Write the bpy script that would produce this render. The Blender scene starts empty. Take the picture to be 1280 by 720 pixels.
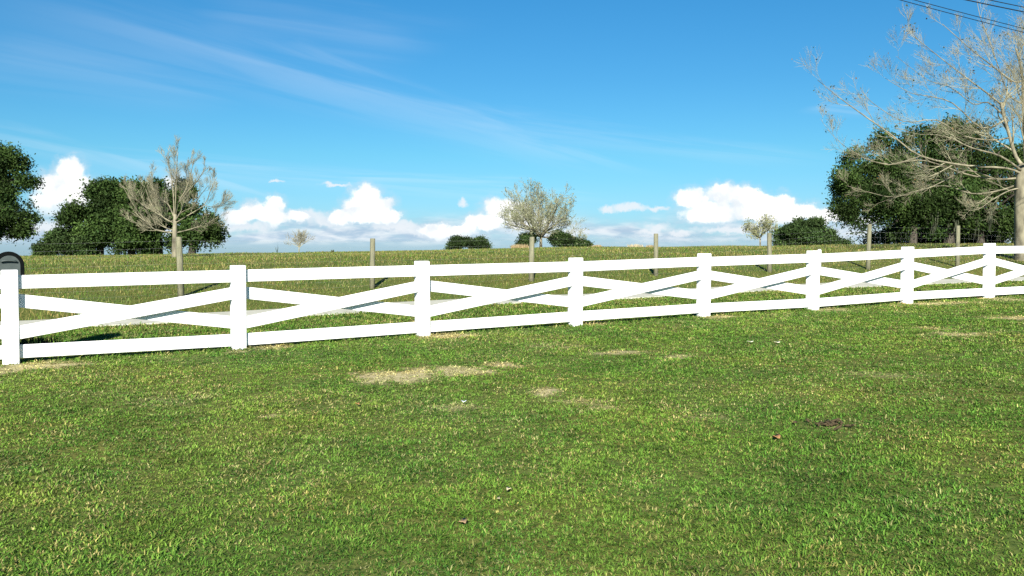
import bpy, math, random
import numpy as np
from mathutils import Vector

random.seed(11)
RNG = np.random.default_rng(7)
SC = bpy.context.scene
COL = SC.collection

# ------------------------------------------------------------------ camera maths
F = 1108.0                       # focal length in px of a 1280 px wide frame
PITCH = math.atan(52 / F)        # camera looks down a little
CZ = 1.6
HY = 308.0                       # row of the true horizon


def ray(px, py):
    a = (px - 640) / F
    b = (360 - py) / F
    return Vector((a, math.cos(PITCH) + b * math.sin(PITCH), -math.sin(PITCH) + b * math.cos(PITCH)))


def at(px, py, y):
    r = ray(px, py)
    return Vector((0, 0, CZ)) + r * (y / r.y)


def smooth(x):
    x = np.clip(x, 0, 1)
    return x * x * (3 - 2 * x)


# ------------------------------------------------------------------ numpy noise
_T = RNG.random((256, 256))


def vnoise(x, y):
    xi = np.floor(x).astype(int); yi = np.floor(y).astype(int)
    fx = x - xi; fy = y - yi
    fx = fx * fx * (3 - 2 * fx); fy = fy * fy * (3 - 2 * fy)
    a = _T[xi & 255, yi & 255]; b = _T[(xi + 1) & 255, yi & 255]
    c = _T[xi & 255, (yi + 1) & 255]; d = _T[(xi + 1) & 255, (yi + 1) & 255]
    return (a * (1 - fx) + b * fx) * (1 - fy) + (c * (1 - fx) + d * fx) * fy


def fbm(x, y, o=4):
    s = 0; amp = .5; t = 0
    for k in range(o):
        s = s + amp * vnoise(x * 2 ** k + 17.3 * k, y * 2 ** k + 5.1 * k)
        t += amp; amp *= .5
    return s / t


# ------------------------------------------------------------------ terrain
P1 = np.array([-6.904, 12.160])
FA = math.radians(28.003)
FD = np.array([math.cos(FA), math.sin(FA)])       # along the white fence
FN = np.array([-math.sin(FA), math.cos(FA)])      # away from the camera
BAY = 3.05
BASE_Z = [-1.612, -1.595, -1.528, -1.462, -1.405, -1.388, -1.318, -1.292]
TOP_Z = [-.322, -.290, -.247, -.210, -.142, -.092, -.008, .078]
TK = np.array([-30, -6] + [BAY * i for i in range(8)] + [30, 60])
ZK = np.array([0, 0] + [CZ + z for z in BASE_Z] + [.36, .42])
HPX = np.array([-400, 60, 220, 330, 560, 700, 850, 1000, 1150, 1280, 1700])
HPY = np.array([322, 320.5, 318.5, 317, 313, 310.5, 309.5, 308, 305.5, 304.5, 302])


def terrain(x, y, rough=True):
    x = np.asarray(x, float); y = np.asarray(y, float)
    t = (x - P1[0]) * FD[0] + (y - P1[1]) * FD[1]
    u = (x - P1[0]) * FN[0] + (y - P1[1]) * FN[1]
    b = np.interp(t, TK, ZK)
    b = (b + np.interp(t - 1.2, TK, ZK) + np.interp(t + 1.2, TK, ZK)) / 3
    D = np.maximum(y, .5 * np.hypot(x, y)) + 1e-3
    px = np.clip(640 + F * x / D, -400, 1700)
    s = (np.interp(px, HPX, HPY) - HY) / F
    zf = CZ - s * np.maximum(D, 60) - .004 * np.maximum(D - 60, 0)
    k = np.clip((u - 7.9) / 18, 0, 1)
    w = 1 - (1 - k) ** 2.2
    z = b * (1 - w) + zf * w
    if rough:
        z = z + .05 * (fbm(x * .35, y * .35, 3) - .5) * (1 - w) + .16 * (fbm(x * .22 + 9, y * .22, 3) - .5) * w * np.clip(1 - (D - 60) / 40, 0, 1)
    return z


def tz(x, y):
    return float(terrain(np.array([x]), np.array([y]))[0])


def ground_hit(px, py):
    r = ray(px, py)
    y = 10.0
    lo, hi = 1.0, 200.0
    for _ in range(50):
        y = .5 * (lo + hi)
        p = Vector((0, 0, CZ)) + r * (y / r.y)
        if p.z > tz(p.x, p.y):
            lo = y
        else:
            hi = y
    p = Vector((0, 0, CZ)) + r * (y / r.y)
    return p.x, p.y


# ------------------------------------------------------------------ object helpers
def tag(o, label=None, cat=None, group=None, kind=None):
    if label: o['label'] = label
    if cat: o['category'] = cat
    if group: o['group'] = group
    if kind: o['kind'] = kind
    return o


def empty(name, loc):
    o = bpy.data.objects.new(name, None)
    COL.objects.link(o)
    o.location = loc
    return o


class MB:
    """collects shapes, builds ONE mesh object"""
    def __init__(self):
        self.v = []; self.f = []; self.s = []

    def add(self, vs, fs, sm=False):
        n = len(self.v)
        self.v.extend([tuple(p) for p in vs])
        self.f.extend([[i + n for i in q] for q in fs])
        self.s.extend([sm] * len(fs))

    def tube(self, pts, rad, k=6, cap=True):
        pts = [Vector(p) for p in pts]
        n = len(pts)
        vs = []
        ref = None
        for i, p in enumerate(pts):
            d = (pts[min(i + 1, n - 1)] - pts[max(i - 1, 0)])
            if d.length < 1e-9: d = Vector((0, 0, 1))
            d.normalize()
            if ref is None:
                ref = d.orthogonal().normalized()
            a = (ref - d * ref.dot(d))
            if a.length < 1e-6: a = d.orthogonal()
            a.normalize(); ref = a
            b = d.cross(a)
            for j in range(k):
                an = 2 * math.pi * j / k
                vs.append(p + (a * math.cos(an) + b * math.sin(an)) * rad[i])
        fs = []
        for i in range(n - 1):
            for j in range(k):
                fs.append([i * k + j, i * k + (j + 1) % k, (i + 1) * k + (j + 1) % k, (i + 1) * k + j])
        if cap:
            fs.append(list(range(k))[::-1]); fs.append([(n - 1) * k + j for j in range(k)])
        self.add(vs, fs, True)

    def board(self, A, B, up, depth_dir, h, t, bev=.006):
        """a plank from A to B (centre line), height h along up, thickness t along depth_dir, ends cut along up"""
        A = Vector(A); B = Vector(B); up = Vector(up); dd = Vector(depth_dir)
        prof = []
        for su, sd in ((-1, -1), (1, -1), (1, 1), (-1, 1)):
            cu, cd = su * h / 2, sd * t / 2
            if su * sd > 0:
                prof += [(cu, cd - sd * bev), (cu - su * bev, cd)]
            else:
                prof += [(cu - su * bev, cd), (cu, cd - sd * bev)]
        vs = []
        for P in (A, B):
            for cu, cd in prof:
                vs.append(P + up * cu + dd * cd)
        k = len(prof)
        fs = [[j, (j + 1) % k, k + (j + 1) % k, k + j] for j in range(k)]
        fs += [list(range(k))[::-1], [k + j for j in range(k)]]
        self.add(vs, fs)

    def build(self, name, mat, parent=None):
        me = bpy.data.meshes.new(name)
        vs = self.v
        if parent is not None:
            off = parent.location
            vs = [(a - off.x, b - off.y, c - off.z) for a, b, c in vs]
        me.from_pydata(vs, [], self.f)
        me.polygons.foreach_set('use_smooth', self.s)
        me.materials.append(mat)
        me.update()
        o = bpy.data.objects.new(name, me)
        COL.objects.link(o)
        if parent is not None: o.parent = parent
        return o


def np_mesh(name, V, T, mat, tint=None, parent=None, smooth_=False):
    """big triangle mesh from numpy arrays, optional per-vertex tint"""
    V = np.asarray(V, np.float32).copy()
    if parent is not None:
        V -= np.array(parent.location, np.float32)
    me = bpy.data.meshes.new(name)
    nv, nt = len(V), len(T)
    k = T.shape[1]
    me.vertices.add(nv); me.vertices.foreach_set('co', V.ravel())
    me.loops.add(nt * k); me.loops.foreach_set('vertex_index', T.astype(np.int32).ravel())
    me.polygons.add(nt)
    me.polygons.foreach_set('loop_start', np.arange(nt, dtype=np.int32) * k)
    me.polygons.foreach_set('loop_total', np.full(nt, k, np.int32))
    if smooth_:
        me.polygons.foreach_set('use_smooth', np.ones(nt, bool))
    me.update(calc_edges=True)
    if tint is not None:
        at_ = me.color_attributes.new('tint', 'FLOAT_COLOR', 'POINT')
        c = np.ones((nv, 4), np.float32); c[:, :3] = tint
        at_.data.foreach_set('color', c.ravel())
    me.materials.append(mat)
    o = bpy.data.objects.new(name, me)
    COL.objects.link(o)
    if parent is not None: o.parent = parent
    return o


# ------------------------------------------------------------------ materials
def mat_new(name):
    m = bpy.data.materials.new(name); m.use_nodes = True
    nt = m.node_tree
    b = nt.nodes['Principled BSDF']
    return m, nt, b


def mat_noise(name, c1, c2, scale=8, rough=.8, bump=.0, stretch=(1, 1, 1), spec=.2, detail=5):
    m, nt, b = mat_new(name)
    tc = nt.nodes.new('ShaderNodeTexCoord'); mp = nt.nodes.new('ShaderNodeMapping')
    mp.inputs['Scale'].default_value = stretch
    nt.links.new(tc.outputs['Object'], mp.inputs['Vector'])
    n = nt.nodes.new('ShaderNodeTexNoise'); n.inputs['Scale'].default_value = scale; n.inputs['Detail'].default_value = detail
    nt.links.new(mp.outputs[0], n.inputs['Vector'])
    r = nt.nodes.new('ShaderNodeValToRGB')
    r.color_ramp.elements[0].position = .3; r.color_ramp.elements[1].position = .7
    r.color_ramp.elements[0].color = (*c1, 1); r.color_ramp.elements[1].color = (*c2, 1)
    nt.links.new(n.outputs['Fac'], r.inputs['Fac'])
    nt.links.new(r.outputs['Color'], b.inputs['Base Color'])
    b.inputs['Roughness'].default_value = rough
    b.inputs['Specular IOR Level'].default_value = spec
    if bump:
        bp = nt.nodes.new('ShaderNodeBump'); bp.inputs['Strength'].default_value = bump; bp.inputs['Distance'].default_value = .02
        nt.links.new(n.outputs['Fac'], bp.inputs['Height']); nt.links.new(bp.outputs[0], b.inputs['Normal'])
    return m


def mat_tint(name, rough=.7, spec=.2, transl=.0):
    m, nt, b = mat_new(name)
    a = nt.nodes.new('ShaderNodeAttribute'); a.attribute_name = 'tint'
    nt.links.new(a.outputs['Color'], b.inputs['Base Color'])
    b.inputs['Roughness'].default_value = rough
    b.inputs['Specular IOR Level'].default_value = spec
    if transl:
        t = nt.nodes.new('ShaderNodeBsdfTranslucent'); mx = nt.nodes.new('ShaderNodeMixShader')
        nt.links.new(a.outputs['Color'], t.inputs['Color'])
        mx.inputs[0].default_value = transl
        nt.links.new(b.outputs[0], mx.inputs[1]); nt.links.new(t.outputs[0], mx.inputs[2])
        nt.links.new(mx.outputs[0], nt.nodes['Material Output'].inputs['Surface'])
    return m


M = {}
M['white'] = mat_noise('white_paint', (.78, .78, .76), (.82, .82, .81), 3, .5, .05, (1, 1, 6), .3)
M['grass'] = mat_tint('grass_blade', .7, .10, .12)
M['leaf'] = mat_tint('tree_leaf', .65, .10, .15)
M['bark'] = mat_noise('bark', (.035, .030, .023), (.085, .073, .057), 6, .9, .5, (1, 1, .35))
M['pale_bark'] = mat_noise('pale_bark', (.075, .068, .048), (.31, .28, .19), 3.2, .9, .4, (1, 1, .5))
M['pale_twig'] = mat_noise('pale_twig', (.18, .165, .105), (.37, .345, .23), 1.5, .9)
M['grey_twig'] = mat_noise('grey_twig', (.20, .205, .13), (.33, .33, .21), 3, .9)
M['post_wood'] = mat_noise('weathered_post_wood', (.11, .11, .07), (.22, .21, .135), 9, .9, .5, (3, 3, .35))
M['wire'] = mat_noise('galvanised_wire', (.30, .30, .29), (.42, .42, .40), 6, .6)
M['cable'] = mat_noise('black_cable', (.012, .012, .014), (.02, .02, .022), 6, .6)
M['box_dark'] = mat_noise('black_box_shell', (.003, .004, .004), (.005, .006, .006), 12, .85, spec=.03)
M['box_door'] = mat_noise('grey_box_door', (.034, .046, .043), (.048, .062, .058), 12, .55, spec=.35)
M['concrete'] = mat_noise('pale_concrete', (.43, .42, .33), (.56, .545, .45), 3.5, .95, .3, detail=9)

# ground: soil, thatch and dry bare patches
m, nt, b = mat_new('ground_soil'); M['ground'] = m
tc = nt.nodes.new('ShaderNodeTexCoord')
n1 = nt.nodes.new('ShaderNodeTexNoise'); n1.inputs['Scale'].default_value = 22; n1.inputs['Detail'].default_value = 8
n2 = nt.nodes.new('ShaderNodeTexNoise'); n2.inputs['Scale'].default_value = .35; n2.inputs['Detail'].default_value = 5
for n in (n1, n2): nt.links.new(tc.outputs['Object'], n.inputs['Vector'])
r1 = nt.nodes.new('ShaderNodeValToRGB')
e = r1.color_ramp.elements
e[0].position = .32; e[0].color = (.042, .064, .014, 1); e[1].position = .70; e[1].color = (.15, .175, .05, 1)
nt.links.new(n1.outputs['Fac'], r1.inputs['Fac'])
r2 = nt.nodes.new('ShaderNodeValToRGB')
e = r2.color_ramp.elements
e[0].position = .35; e[0].color = (.85, 1.0, .8, 1); e[1].position = .65; e[1].color = (1.3, 1.05, .9, 1)
nt.links.new(n2.outputs['Fac'], r2.inputs['Fac'])
mx = nt.nodes.new('ShaderNodeMix'); mx.data_type = 'RGBA'; mx.blend_type = 'MULTIPLY'; mx.inputs[0].default_value = 1
nt.links.new(r1.outputs[0], mx.inputs[6]); nt.links.new(r2.outputs[0], mx.inputs[7])
r3 = nt.nodes.new('ShaderNodeValToRGB')
e = r3.color_ramp.elements
e[0].position = .3; e[0].color = (.28, .235, .11, 1); e[1].position = .7; e[1].color = (.56, .48, .27, 1)
nt.links.new(n1.outputs['Fac'], r3.inputs['Fac'])
at_ = nt.nodes.new('ShaderNodeAttribute'); at_.attribute_name = 'bare'
mx2 = nt.nodes.new('ShaderNodeMix'); mx2.data_type = 'RGBA'
nt.links.new(at_.outputs['Fac'], mx2.inputs[0]); nt.links.new(mx.outputs[2], mx2.inputs[6]); nt.links.new(r3.outputs[0], mx2.inputs[7])
nt.links.new(mx2.outputs[2], b.inputs['Base Color'])
b.inputs['Roughness'].default_value = 1; b.inputs['Specular IOR Level'].default_value = .1
bp = nt.nodes.new('ShaderNodeBump'); bp.inputs['Strength'].default_value = .5; bp.inputs['Distance'].default_value = .012
nt.links.new(n1.outputs['Fac'], bp.inputs['Height']); nt.links.new(bp.outputs[0], b.inputs['Normal'])

# ------------------------------------------------------------------ dry patches (px, py, rx, ry, strength)
PATCH_PX = [(472, 471, 34, 7, 1.0), (520, 468, 42, 8, 1.0), (575, 464, 42, 6, 1.0), (622, 456, 24, 3.5, .9),
            (682, 490, 16, 5, 1.0), (725, 502, 40, 5, .45), (755, 510, 26, 4, .4), (765, 441, 36, 3.2, .8), (856, 446, 32, 3, .6),
            (1203, 418, 40, 3.2, .95), (1255, 398, 34, 2.6, .75), (1170, 411, 30, 2, .4), (48, 457, 52, 5, .8), (10, 463, 24, 5, .9),
            (330, 434, 30, 4, .75), (300, 440, 16, 3, .8), (558, 420, 40, 3.2, .8), (740, 405, 24, 2.6, .6), (905, 396, 18, 2.6, .95),
            (890, 397, 18, 2.6, .6), (1030, 387, 26, 2.4, .7), (1160, 380, 38, 2.8, .9), (1200, 378, 30, 2.2, .6), (1250, 374, 40, 3, .85),
            (340, 520, 14, 4, .5), (578, 508, 26, 5, .45), (1035, 531, 26, 5, .3), (880, 520, 50, 6, .25), (1100, 470, 60, 6, .25),
            (700, 432, 50, 4, .25), (200, 500, 60, 10, .2)]
PATCH = []
for px, py, rx, ry, s in PATCH_PX:
    x, y = ground_hit(px, py)
    x1, y1 = ground_hit(px, py - ry); x2, y2 = ground_hit(px, py + ry)
    PATCH.append((x, y, rx / F * y, max(.08, .5 * abs(y1 - y2)), s))


def bareness(x, y):
    r = np.zeros_like(x)
    nz = (fbm(x * 2.3 + 3, y * 2.3, 4) - .5) + .9 * (fbm(x * 9 + 13, y * 9, 3) - .5)
    for cx, cy, rx, ry, s in PATCH:
        d = np.hypot((x - cx) / rx, (y - cy) / ry) + nz * 1.3
        r = np.maximum(r, s * smooth((1.25 - d) / .85))
    return r


def fence_tu(x, y):
    return (x - P1[0]) * FD[0] + (y - P1[1]) * FD[1], (x - P1[0]) * FN[0] + (y - P1[1]) * FN[1]


# ------------------------------------------------------------------ ground sheet (polar grid round the viewer, to the horizon)
rr = [0.0, .6]
while rr[-1] < 70: rr.append(rr[-1] * 1.0115 + .004)
while rr[-1] < 4500: rr.append(rr[-1] * 1.07)
rr = np.array(rr)
aa = np.concatenate([np.radians(np.arange(-52, 52, .55)), np.radians(np.arange(52, 308, 6.0))])
Rg, Ag = np.meshgrid(rr, aa, indexing='ij')
Xg = Rg * np.sin(Ag); Yg = Rg * np.cos(Ag)
Zg = terrain(Xg.ravel(), Yg.ravel())
V = np.stack([Xg.ravel(), Yg.ravel(), Zg], 1)
nr, na = Rg.shape
i, j = np.meshgrid(np.arange(nr - 1), np.arange(na), indexing='ij')
i = i.ravel(); j = j.ravel(); j2 = (j + 1) % na
T = np.stack([i * na + j, (i + 1) * na + j, (i + 1) * na + j2, i * na + j2], 1)[:, ::-1]
g = np_mesh('ground', V, T, M['ground'], smooth_=True)
tag(g, 'grassy ground rising gently to a low field crest', 'ground', kind='structure')
bt = g.data.attributes.new('bare', 'FLOAT', 'POINT')
nearm = (Rg.ravel() < 60)
bv = np.zeros(len(V)); bv[nearm] = bareness(V[nearm, 0], V[nearm, 1])
bt.data.foreach_set('value', bv.astype(np.float32))

# ------------------------------------------------------------------ path behind the white fence
ts = np.arange(-45, 70, .4)
us = np.array([5.35, 5.42, 6.0, 6.55, 7.1, 7.68, 7.75])
zo = np.array([-.03, .028, .034, .036, .034, .028, -.03])
vs = []; fs = []
for a_, t in enumerate(ts):
    wob = .10 * (fbm(np.array([t * .4]), np.array([2.0]), 3)[0] - .5)
    for b_, u in enumerate(us):
        p = P1 + FD * t + FN * (u + wob * (1 if b_ > 3 else -1))
        vs.append((p[0], p[1], tz(p[0], p[1]) + zo[b_]))
k = len(us)
for a_ in range(len(ts) - 1):
    for b_ in range(k - 1):
        fs.append([a_ * k + b_, (a_ + 1) * k + b_, (a_ + 1) * k + b_ + 1, a_ * k + b_ + 1])
mb = MB(); mb.add(vs, fs, False)
tag(mb.build('path', M['concrete']), 'pale concrete path running behind the white fence', 'path', kind='structure')


# ------------------------------------------------------------------ grass
def blades(name, label, pts, h, w, lean, tint, mat, az=None):
    n = len(pts)
    if az is None: az = RNG.random(n) * 2 * np.pi
    fa = az + np.pi / 2 + RNG.normal(0, .5, n)
    L = np.stack([np.cos(az), np.sin(az)], 1)
    S = np.stack([np.cos(fa), np.sin(fa)], 1)
    V = np.zeros((n, 5, 3))
    b0 = pts.copy(); b0[:, 2] -= .006
    mid = b0.copy(); mid[:, :2] += L * (h * np.sin(lean) * .4)[:, None]; mid[:, 2] += h * .62 * np.cos(lean * .7)
    tip = b0.copy(); tip[:, :2] += L * (h * np.sin(lean) * 1.05)[:, None]; tip[:, 2] += h * np.cos(lean) * 1.0
    wv = np.zeros((n, 3)); wv[:, :2] = S * w[:, None] * .5
    V[:, 0] = b0 - wv; V[:, 1] = b0 + wv; V[:, 2] = mid - wv * .85; V[:, 3] = mid + wv * .85; V[:, 4] = tip
    o = (np.arange(n) * 5)[:, None]
    T = np.concatenate([o + np.array([0, 1, 3]), o + np.array([0, 3, 2]), o + np.array([2, 3, 4])], 0)
    ob = np_mesh(name, V.reshape(-1, 3), T, mat, np.repeat(tint, 5, axis=0))
    return tag(ob, label, 'grass', kind='stuff')


def grass_tint(n, x, y, dry, olive):
    """per-blade colour: greens, yellow greens and straw, in drifts"""
    g1 = np.array([.084, .172, .022]); g2 = np.array([.140, .212, .034]); g3 = np.array([.054, .126, .018])
    st = np.array([.31, .285, .115]); br = np.array([.19, .185, .055])
    d = fbm(x * .55, y * .55, 4); d2 = fbm(x * 2.1 + 40, y * 2.1, 3)
    mix = np.clip(RNG.random(n) * .9 + (d - .5) * 1.6, 0, 1)[:, None]
    c = g1 * (1 - mix) + g2 * mix
    dk = RNG.random(n) < np.clip(.22 + (d2 - .5) * 1.6, 0, .7)
    c[dk] = g3 * (.8 + .6 * RNG.random(dk.sum()))[:, None]
    pd = np.clip(dry + (d2 - .5) * .35 + (d - .5) * .25, 0, 1)
    q = RNG.random(n)
    s_ = q < pd
    c[s_] = st * (.55 + .6 * RNG.random(s_.sum()))[:, None]
    s2 = (q >= pd) & (q < pd + .5 * np.clip(olive, 0, 1))
    c[s2] = br * (.7 + .8 * RNG.random(s2.sum()))[:, None]
    d3 = fbm(x * 4.3 + 11, y * 4.3 + 70, 3); d4 = fbm(x * .9 + 31, y * .9 + 7, 3)
    tone = np.clip(1.12 + .9 * (d3 - .5) + .5 * (d4 - .5), .7, 1.6)
    c = c * tone[:, None]
    warm = np.clip((d4 - .5) * 1.6, -.25, .3)[:, None]
    c = c * (1 + warm * np.array([.40, .05, .1]))
    return c * (.85 + .3 * RNG.random(n))[:, None]


def sample_polar(n, r0, r1, expo, half):
    """points with density falling like r**expo"""
    u = RNG.random(n); e = expo + 2
    r = (r0 ** e + u * (r1 ** e - r0 ** e)) ** (1 / e)
    a = np.radians((RNG.random(n) * 2 - 1) * half)
    return r * np.sin(a), r * np.cos(a), r


# mown lawn in front of the fence (and the strip up to the path): little tufts, blades leaning out of each
PER = 9
x, y, r = sample_polar(190000, 3.0, 42, -1.35, 40)
t_, u_ = fence_tu(x, y)
ok = (u_ < 5.4)
x, y, r, u_ = x[ok], y[ok], r[ok], u_[ok]
bare = bareness(x, y)
keep = RNG.random(len(x)) > bare * .45
x, y, r, u_, bare = x[keep], y[keep], r[keep], u_[keep], bare[keep]
n = len(x)
hn = fbm(x * 1.6 + 8, y * 1.6, 3)
behind = smooth((u_ - .3) / .6)
edge = np.exp(-((u_ - .02) / .16) ** 2)
hT = (.024 + .026 * RNG.random(n) ** 1.5) * (.55 + .9 * hn) * (1 - .6 * bare) * np.clip(r / 12, 1, 1.25) * (1 + .8 * edge) * (1 + .5 * behind)
dry = np.clip(.06 + 1.1 * bare + .06 * behind, 0, .98)
ol = .28 + .15 * behind
tT = grass_tint(n, x, y, dry, ol)
R8 = lambda q: np.repeat(q, PER, axis=0)
m_ = n * PER
az = RNG.random(m_) * 2 * np.pi
sp_ = R8(.021 * (np.maximum(r, 4) / 4.5) ** .5) * np.abs(RNG.normal(0, 1, m_)) + .002
bx_, by_ = R8(x) + np.cos(az) * sp_, R8(y) + np.sin(az) * sp_
h = R8(hT) * (.6 + .6 * RNG.random(m_)) * (1 + .7 * R8(bare))
w = R8(.0060 * (np.maximum(r, 4) / 4.5) ** .66) * (.7 + .6 * RNG.random(m_))
lean = np.clip(R8(1.0 + .35 * RNG.random(n) + .4 * bare) + .30 * RNG.normal(0, 1, m_), .1, 1.42)
tT = tT * (1 + .9 * bare)[:, None]
tt = R8(tT) * (.75 + .5 * RNG.random(m_))[:, None]
alt = RNG.random(m_) < .50
tt[alt] = grass_tint(int(alt.sum()), bx_[alt], by_[alt], R8(dry)[alt], R8(ol)[alt])
pts = np.stack([bx_, by_, terrain(bx_, by_) + .010 * R8(bare) * RNG.random(m_)], 1)
blades('lawn_grass', 'short mown green lawn in front of the white fence', pts, h, w, lean, tt, M['grass'], az + RNG.normal(0, .5, m_))

# rougher pasture beyond the path
x, y, r = sample_polar(330000, 17, 85, -1.55, 41)
t_, u_ = fence_tu(x, y)
ok = (u_ > 7.72)
x, y, r, u_ = x[ok], y[ok], r[ok], u_[ok]
n = len(x)
hn = fbm(x * .5 + 8, y * .5, 4)
h = (.05 + .07 * RNG.random(n) ** 1.5) * (.5 + 1.0 * hn)
w = .011 * (r / 22) ** .9 * (.6 + .8 * RNG.random(n))
lean = np.clip(.65 + .35 * RNG.normal(0, 1, n), .05, 1.4)
dn = fbm(x * .14 + 3, y * .5, 4)
dry = np.clip(.06 + (dn - .5) * .5, .0, .3)
pts = np.stack([x, y, terrain(x, y)], 1)
blades('field_grass', 'rough olive pasture grass on the rising field', pts, h, w, lean, grass_tint(n, x, y, dry, .95) * np.array([.86, .80, .90]), M['grass'])

# ------------------------------------------------------------------ white crossbuck fence
fence = empty('board_fence', (P1[0], P1[1], tz(P1[0], P1[1])))
tag(fence, 'long white board fence with crossed diagonal planks in every bay', 'fence')
UP = Vector((0, 0, 1)); D3 = Vector((FD[0], FD[1], 0)); N3 = Vector((FN[0], FN[1], 0))
PW = .205
posts = []
for i in range(-1, 10):
    t = BAY * i
    p = P1 + FD * t
    if 0 <= i < 8: zb, zt = CZ + BASE_Z[i], CZ + TOP_Z[i]
    elif i < 0: zb, zt = tz(*p), 1.29
    else: zb, zt = tz(*p), tz(*p) + 1.36
    posts.append((Vector((p[0], p[1], 0)), zb, zt))
rp = random.Random(5)
post_proto = None
for pos, zb, zt in posts:
    mb = MB()
    hh = PW / 2
    lean = Vector((rp.uniform(-.008, .008), rp.uniform(-.006, .006), 0))
    prof = []
    bv = .008
    for sx, sy in ((-1, -1), (1, -1), (1, 1), (-1, 1)):
        if sx * sy > 0: prof += [(sx * hh, sy * (hh - bv)), (sx * (hh - bv), sy * hh)]
        else: prof += [(sx * (hh - bv), sy * hh), (sx * hh, sy * (hh - bv))]
    lev = [(zb - .3, 1), (zt - .012, 1), (zt, .93)]
    vs = []
    for z, sc_ in lev:
        for a_, b_ in prof:
            vs.append(pos + D3 * a_ * sc_ + N3 * b_ * sc_ + UP * z + lean * ((z - zb)))
    k = len(prof)
    fs = []
    for l in range(2):
        fs += [[l * k + q, l * k + (q + 1) % k, (l + 1) * k + (q + 1) % k, (l + 1) * k + q] for q in range(k)]
    fs.append([2 * k + q for q in range(k)]); fs.append(list(range(k))[::-1])
    mb.add(vs, fs)
    mb.build('fence_post', M['white'], fence)
BH = .186
for i in range(len(posts) - 1):
    a, za, ta = posts[i]; b_, zb, tb = posts[i + 1]
    A0 = a + D3 * (PW / 2 - .004); B0 = b_ - D3 * (PW / 2 - .004)
    ya = ta - za; yb = tb - zb

    def lev(f0, f1, off, h=BH, A=A0, B=B0):
        mb = MB()
        jit = rp.uniform(-.004, .004)
        mb.board(A + N3 * off + UP * (f0 + jit), B + N3 * off + UP * f1, UP, N3, h, .036)
        return mb
    lev(ta - .072 - BH / 2, tb - .072 - BH / 2, 0).build('top_rail', M['white'], fence)
    lev(za + .065 + BH / 2, zb + .065 + BH / 2, 0).build('bottom_rail', M['white'], fence)
    # low left to high right in front, high left to low right at the back
    hl = za + .065 + BH + .085 + BH / 2; hr = zb + .065 + BH + .085 + BH / 2
    tl = ta - .072 - BH - .075 - BH / 2; tr = tb - .072 - BH - .075 - BH / 2
    lev(hl, tr, -.058).build('cross_plank', M['white'], fence)
    lev(tl, hr, .058).build('cross_plank', M['white'], fence)
# small white peg standing up behind the rail next to the sixth post
pa, za, ta = posts[6]
c0 = pa + D3 * .24 + N3 * .05
mb = MB()
zt_ = at(1026, 311.5, c0.y).z
mb.tube([c0 + UP * (ta - .46), c0 + UP * (zt_ - .03), c0 + UP * (zt_ - .01), c0 + UP * zt_], [.042, .042, .036, .015], 10)
mb.build('peg', M['white'], fence)

# ------------------------------------------------------------------ wire pasture fence
WU = 10.2


def wire_pt(px):
    q = (px - 640) / F
    # (q*Y, Y) with u == WU
    A = FN[0] * q + FN[1]; B = -FN[0] * P1[0] - FN[1] * P1[1]
    Y = (WU - B) / A
    return q * Y, Y


WPX = [(226, 296), (465, 298), (664, 296), (820, 292), (962, 291), (1085, 280), (1197, 282)]
wp = []
for px, tp in WPX:
    x, y = wire_pt(px)
    wp.append((x, y, tz(x, y), at(px, tp, y).z))
x0, y0 = wp[0][:2]
pre = (x0 - FD[0] * 5.2, y0 - FD[1] * 5.2)
x1, y1 = wp[-1][:2]
post_ = [(x1 + FD[0] * 4.9 * k_, y1 + FD[1] * 4.9 * k_) for k_ in (1, 2)]
wp = [(pre[0], pre[1], tz(*pre), tz(*pre) + 1.5)] + wp + [(q[0], q[1], tz(*q), tz(*q) + 1.5) for q in post_]
wf = empty('wire_fence', (wp[0][0], wp[0][1], wp[0][2]))
tag(wf, 'woven wire pasture fence on weathered round wooden posts behind the path', 'fence')
for x, y, zb, zt in wp:
    mb = MB()
    r0 = rp.uniform(.072, .088); lx, ly = rp.uniform(-.03, .03), rp.uniform(-.03, .03)
    mb.tube([(x, y, zb - .3), (x + lx * .5, y, zb + .7), (x + lx, y + ly, zt - .015), (x + lx, y + ly, zt)], [r0 * 1.05, r0, r0 * .95, r0 * .8], 12)
    mb.build('wooden_post', M['post_wood'], wf)
mb = MB()
for q in range(len(wp) - 1):
    A = wp[q]; B = wp[q + 1]
    ha = A[3] - A[2]; hb = B[3] - B[2]
    for s_ in (.06, .17, .29, .42, .56, .70, .82, .94):
        pts_ = []
        for k_ in range(9):
            f_ = k_ / 8
            sag = -.02 * 4 * f_ * (1 - f_)
            pts_.append((A[0] + (B[0] - A[0]) * f_, A[1] + (B[1] - A[1]) * f_ - .1, A[2] + (B[2] - A[2]) * f_ + s_ * (ha + (hb - ha) * f_) + sag))
        mb.tube(pts_, [.0011] * 9, 3, False)
    L = math.hypot(B[0] - A[0], B[1] - A[1])
    nv = int(L / .3)
    for k_ in range(1, nv):
        f_ = k_ / nv
        x = A[0] + (B[0] - A[0]) * f_; y = A[1] + (B[1] - A[1]) * f_ - .1
        zb = A[2] + (B[2] - A[2]) * f_; h_ = ha + (hb - ha) * f_
        mb.tube([(x, y, zb + .06 * h_), (x, y, zb + .82 * h_)], [.0007] * 2, 3, False)
mb.build('woven_wire', M['wire'], wf)

# ------------------------------------------------------------------ black box with arched top behind the first post (mailbox)
by = 12.72
bx = (11 - 640) / F * by
bz0, bz1 = at(11, 362, by).z, at(11, 314.5, by).z
mbx = empty('mailbox', (bx, by, tz(bx, by)))
MB_ROT = math.atan2(-bx, by)
mbx.rotation_euler = (0, 0, MB_ROT)
tag(mbx, 'black arched mailbox with a grey door behind the first white post', 'mailbox')


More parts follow.
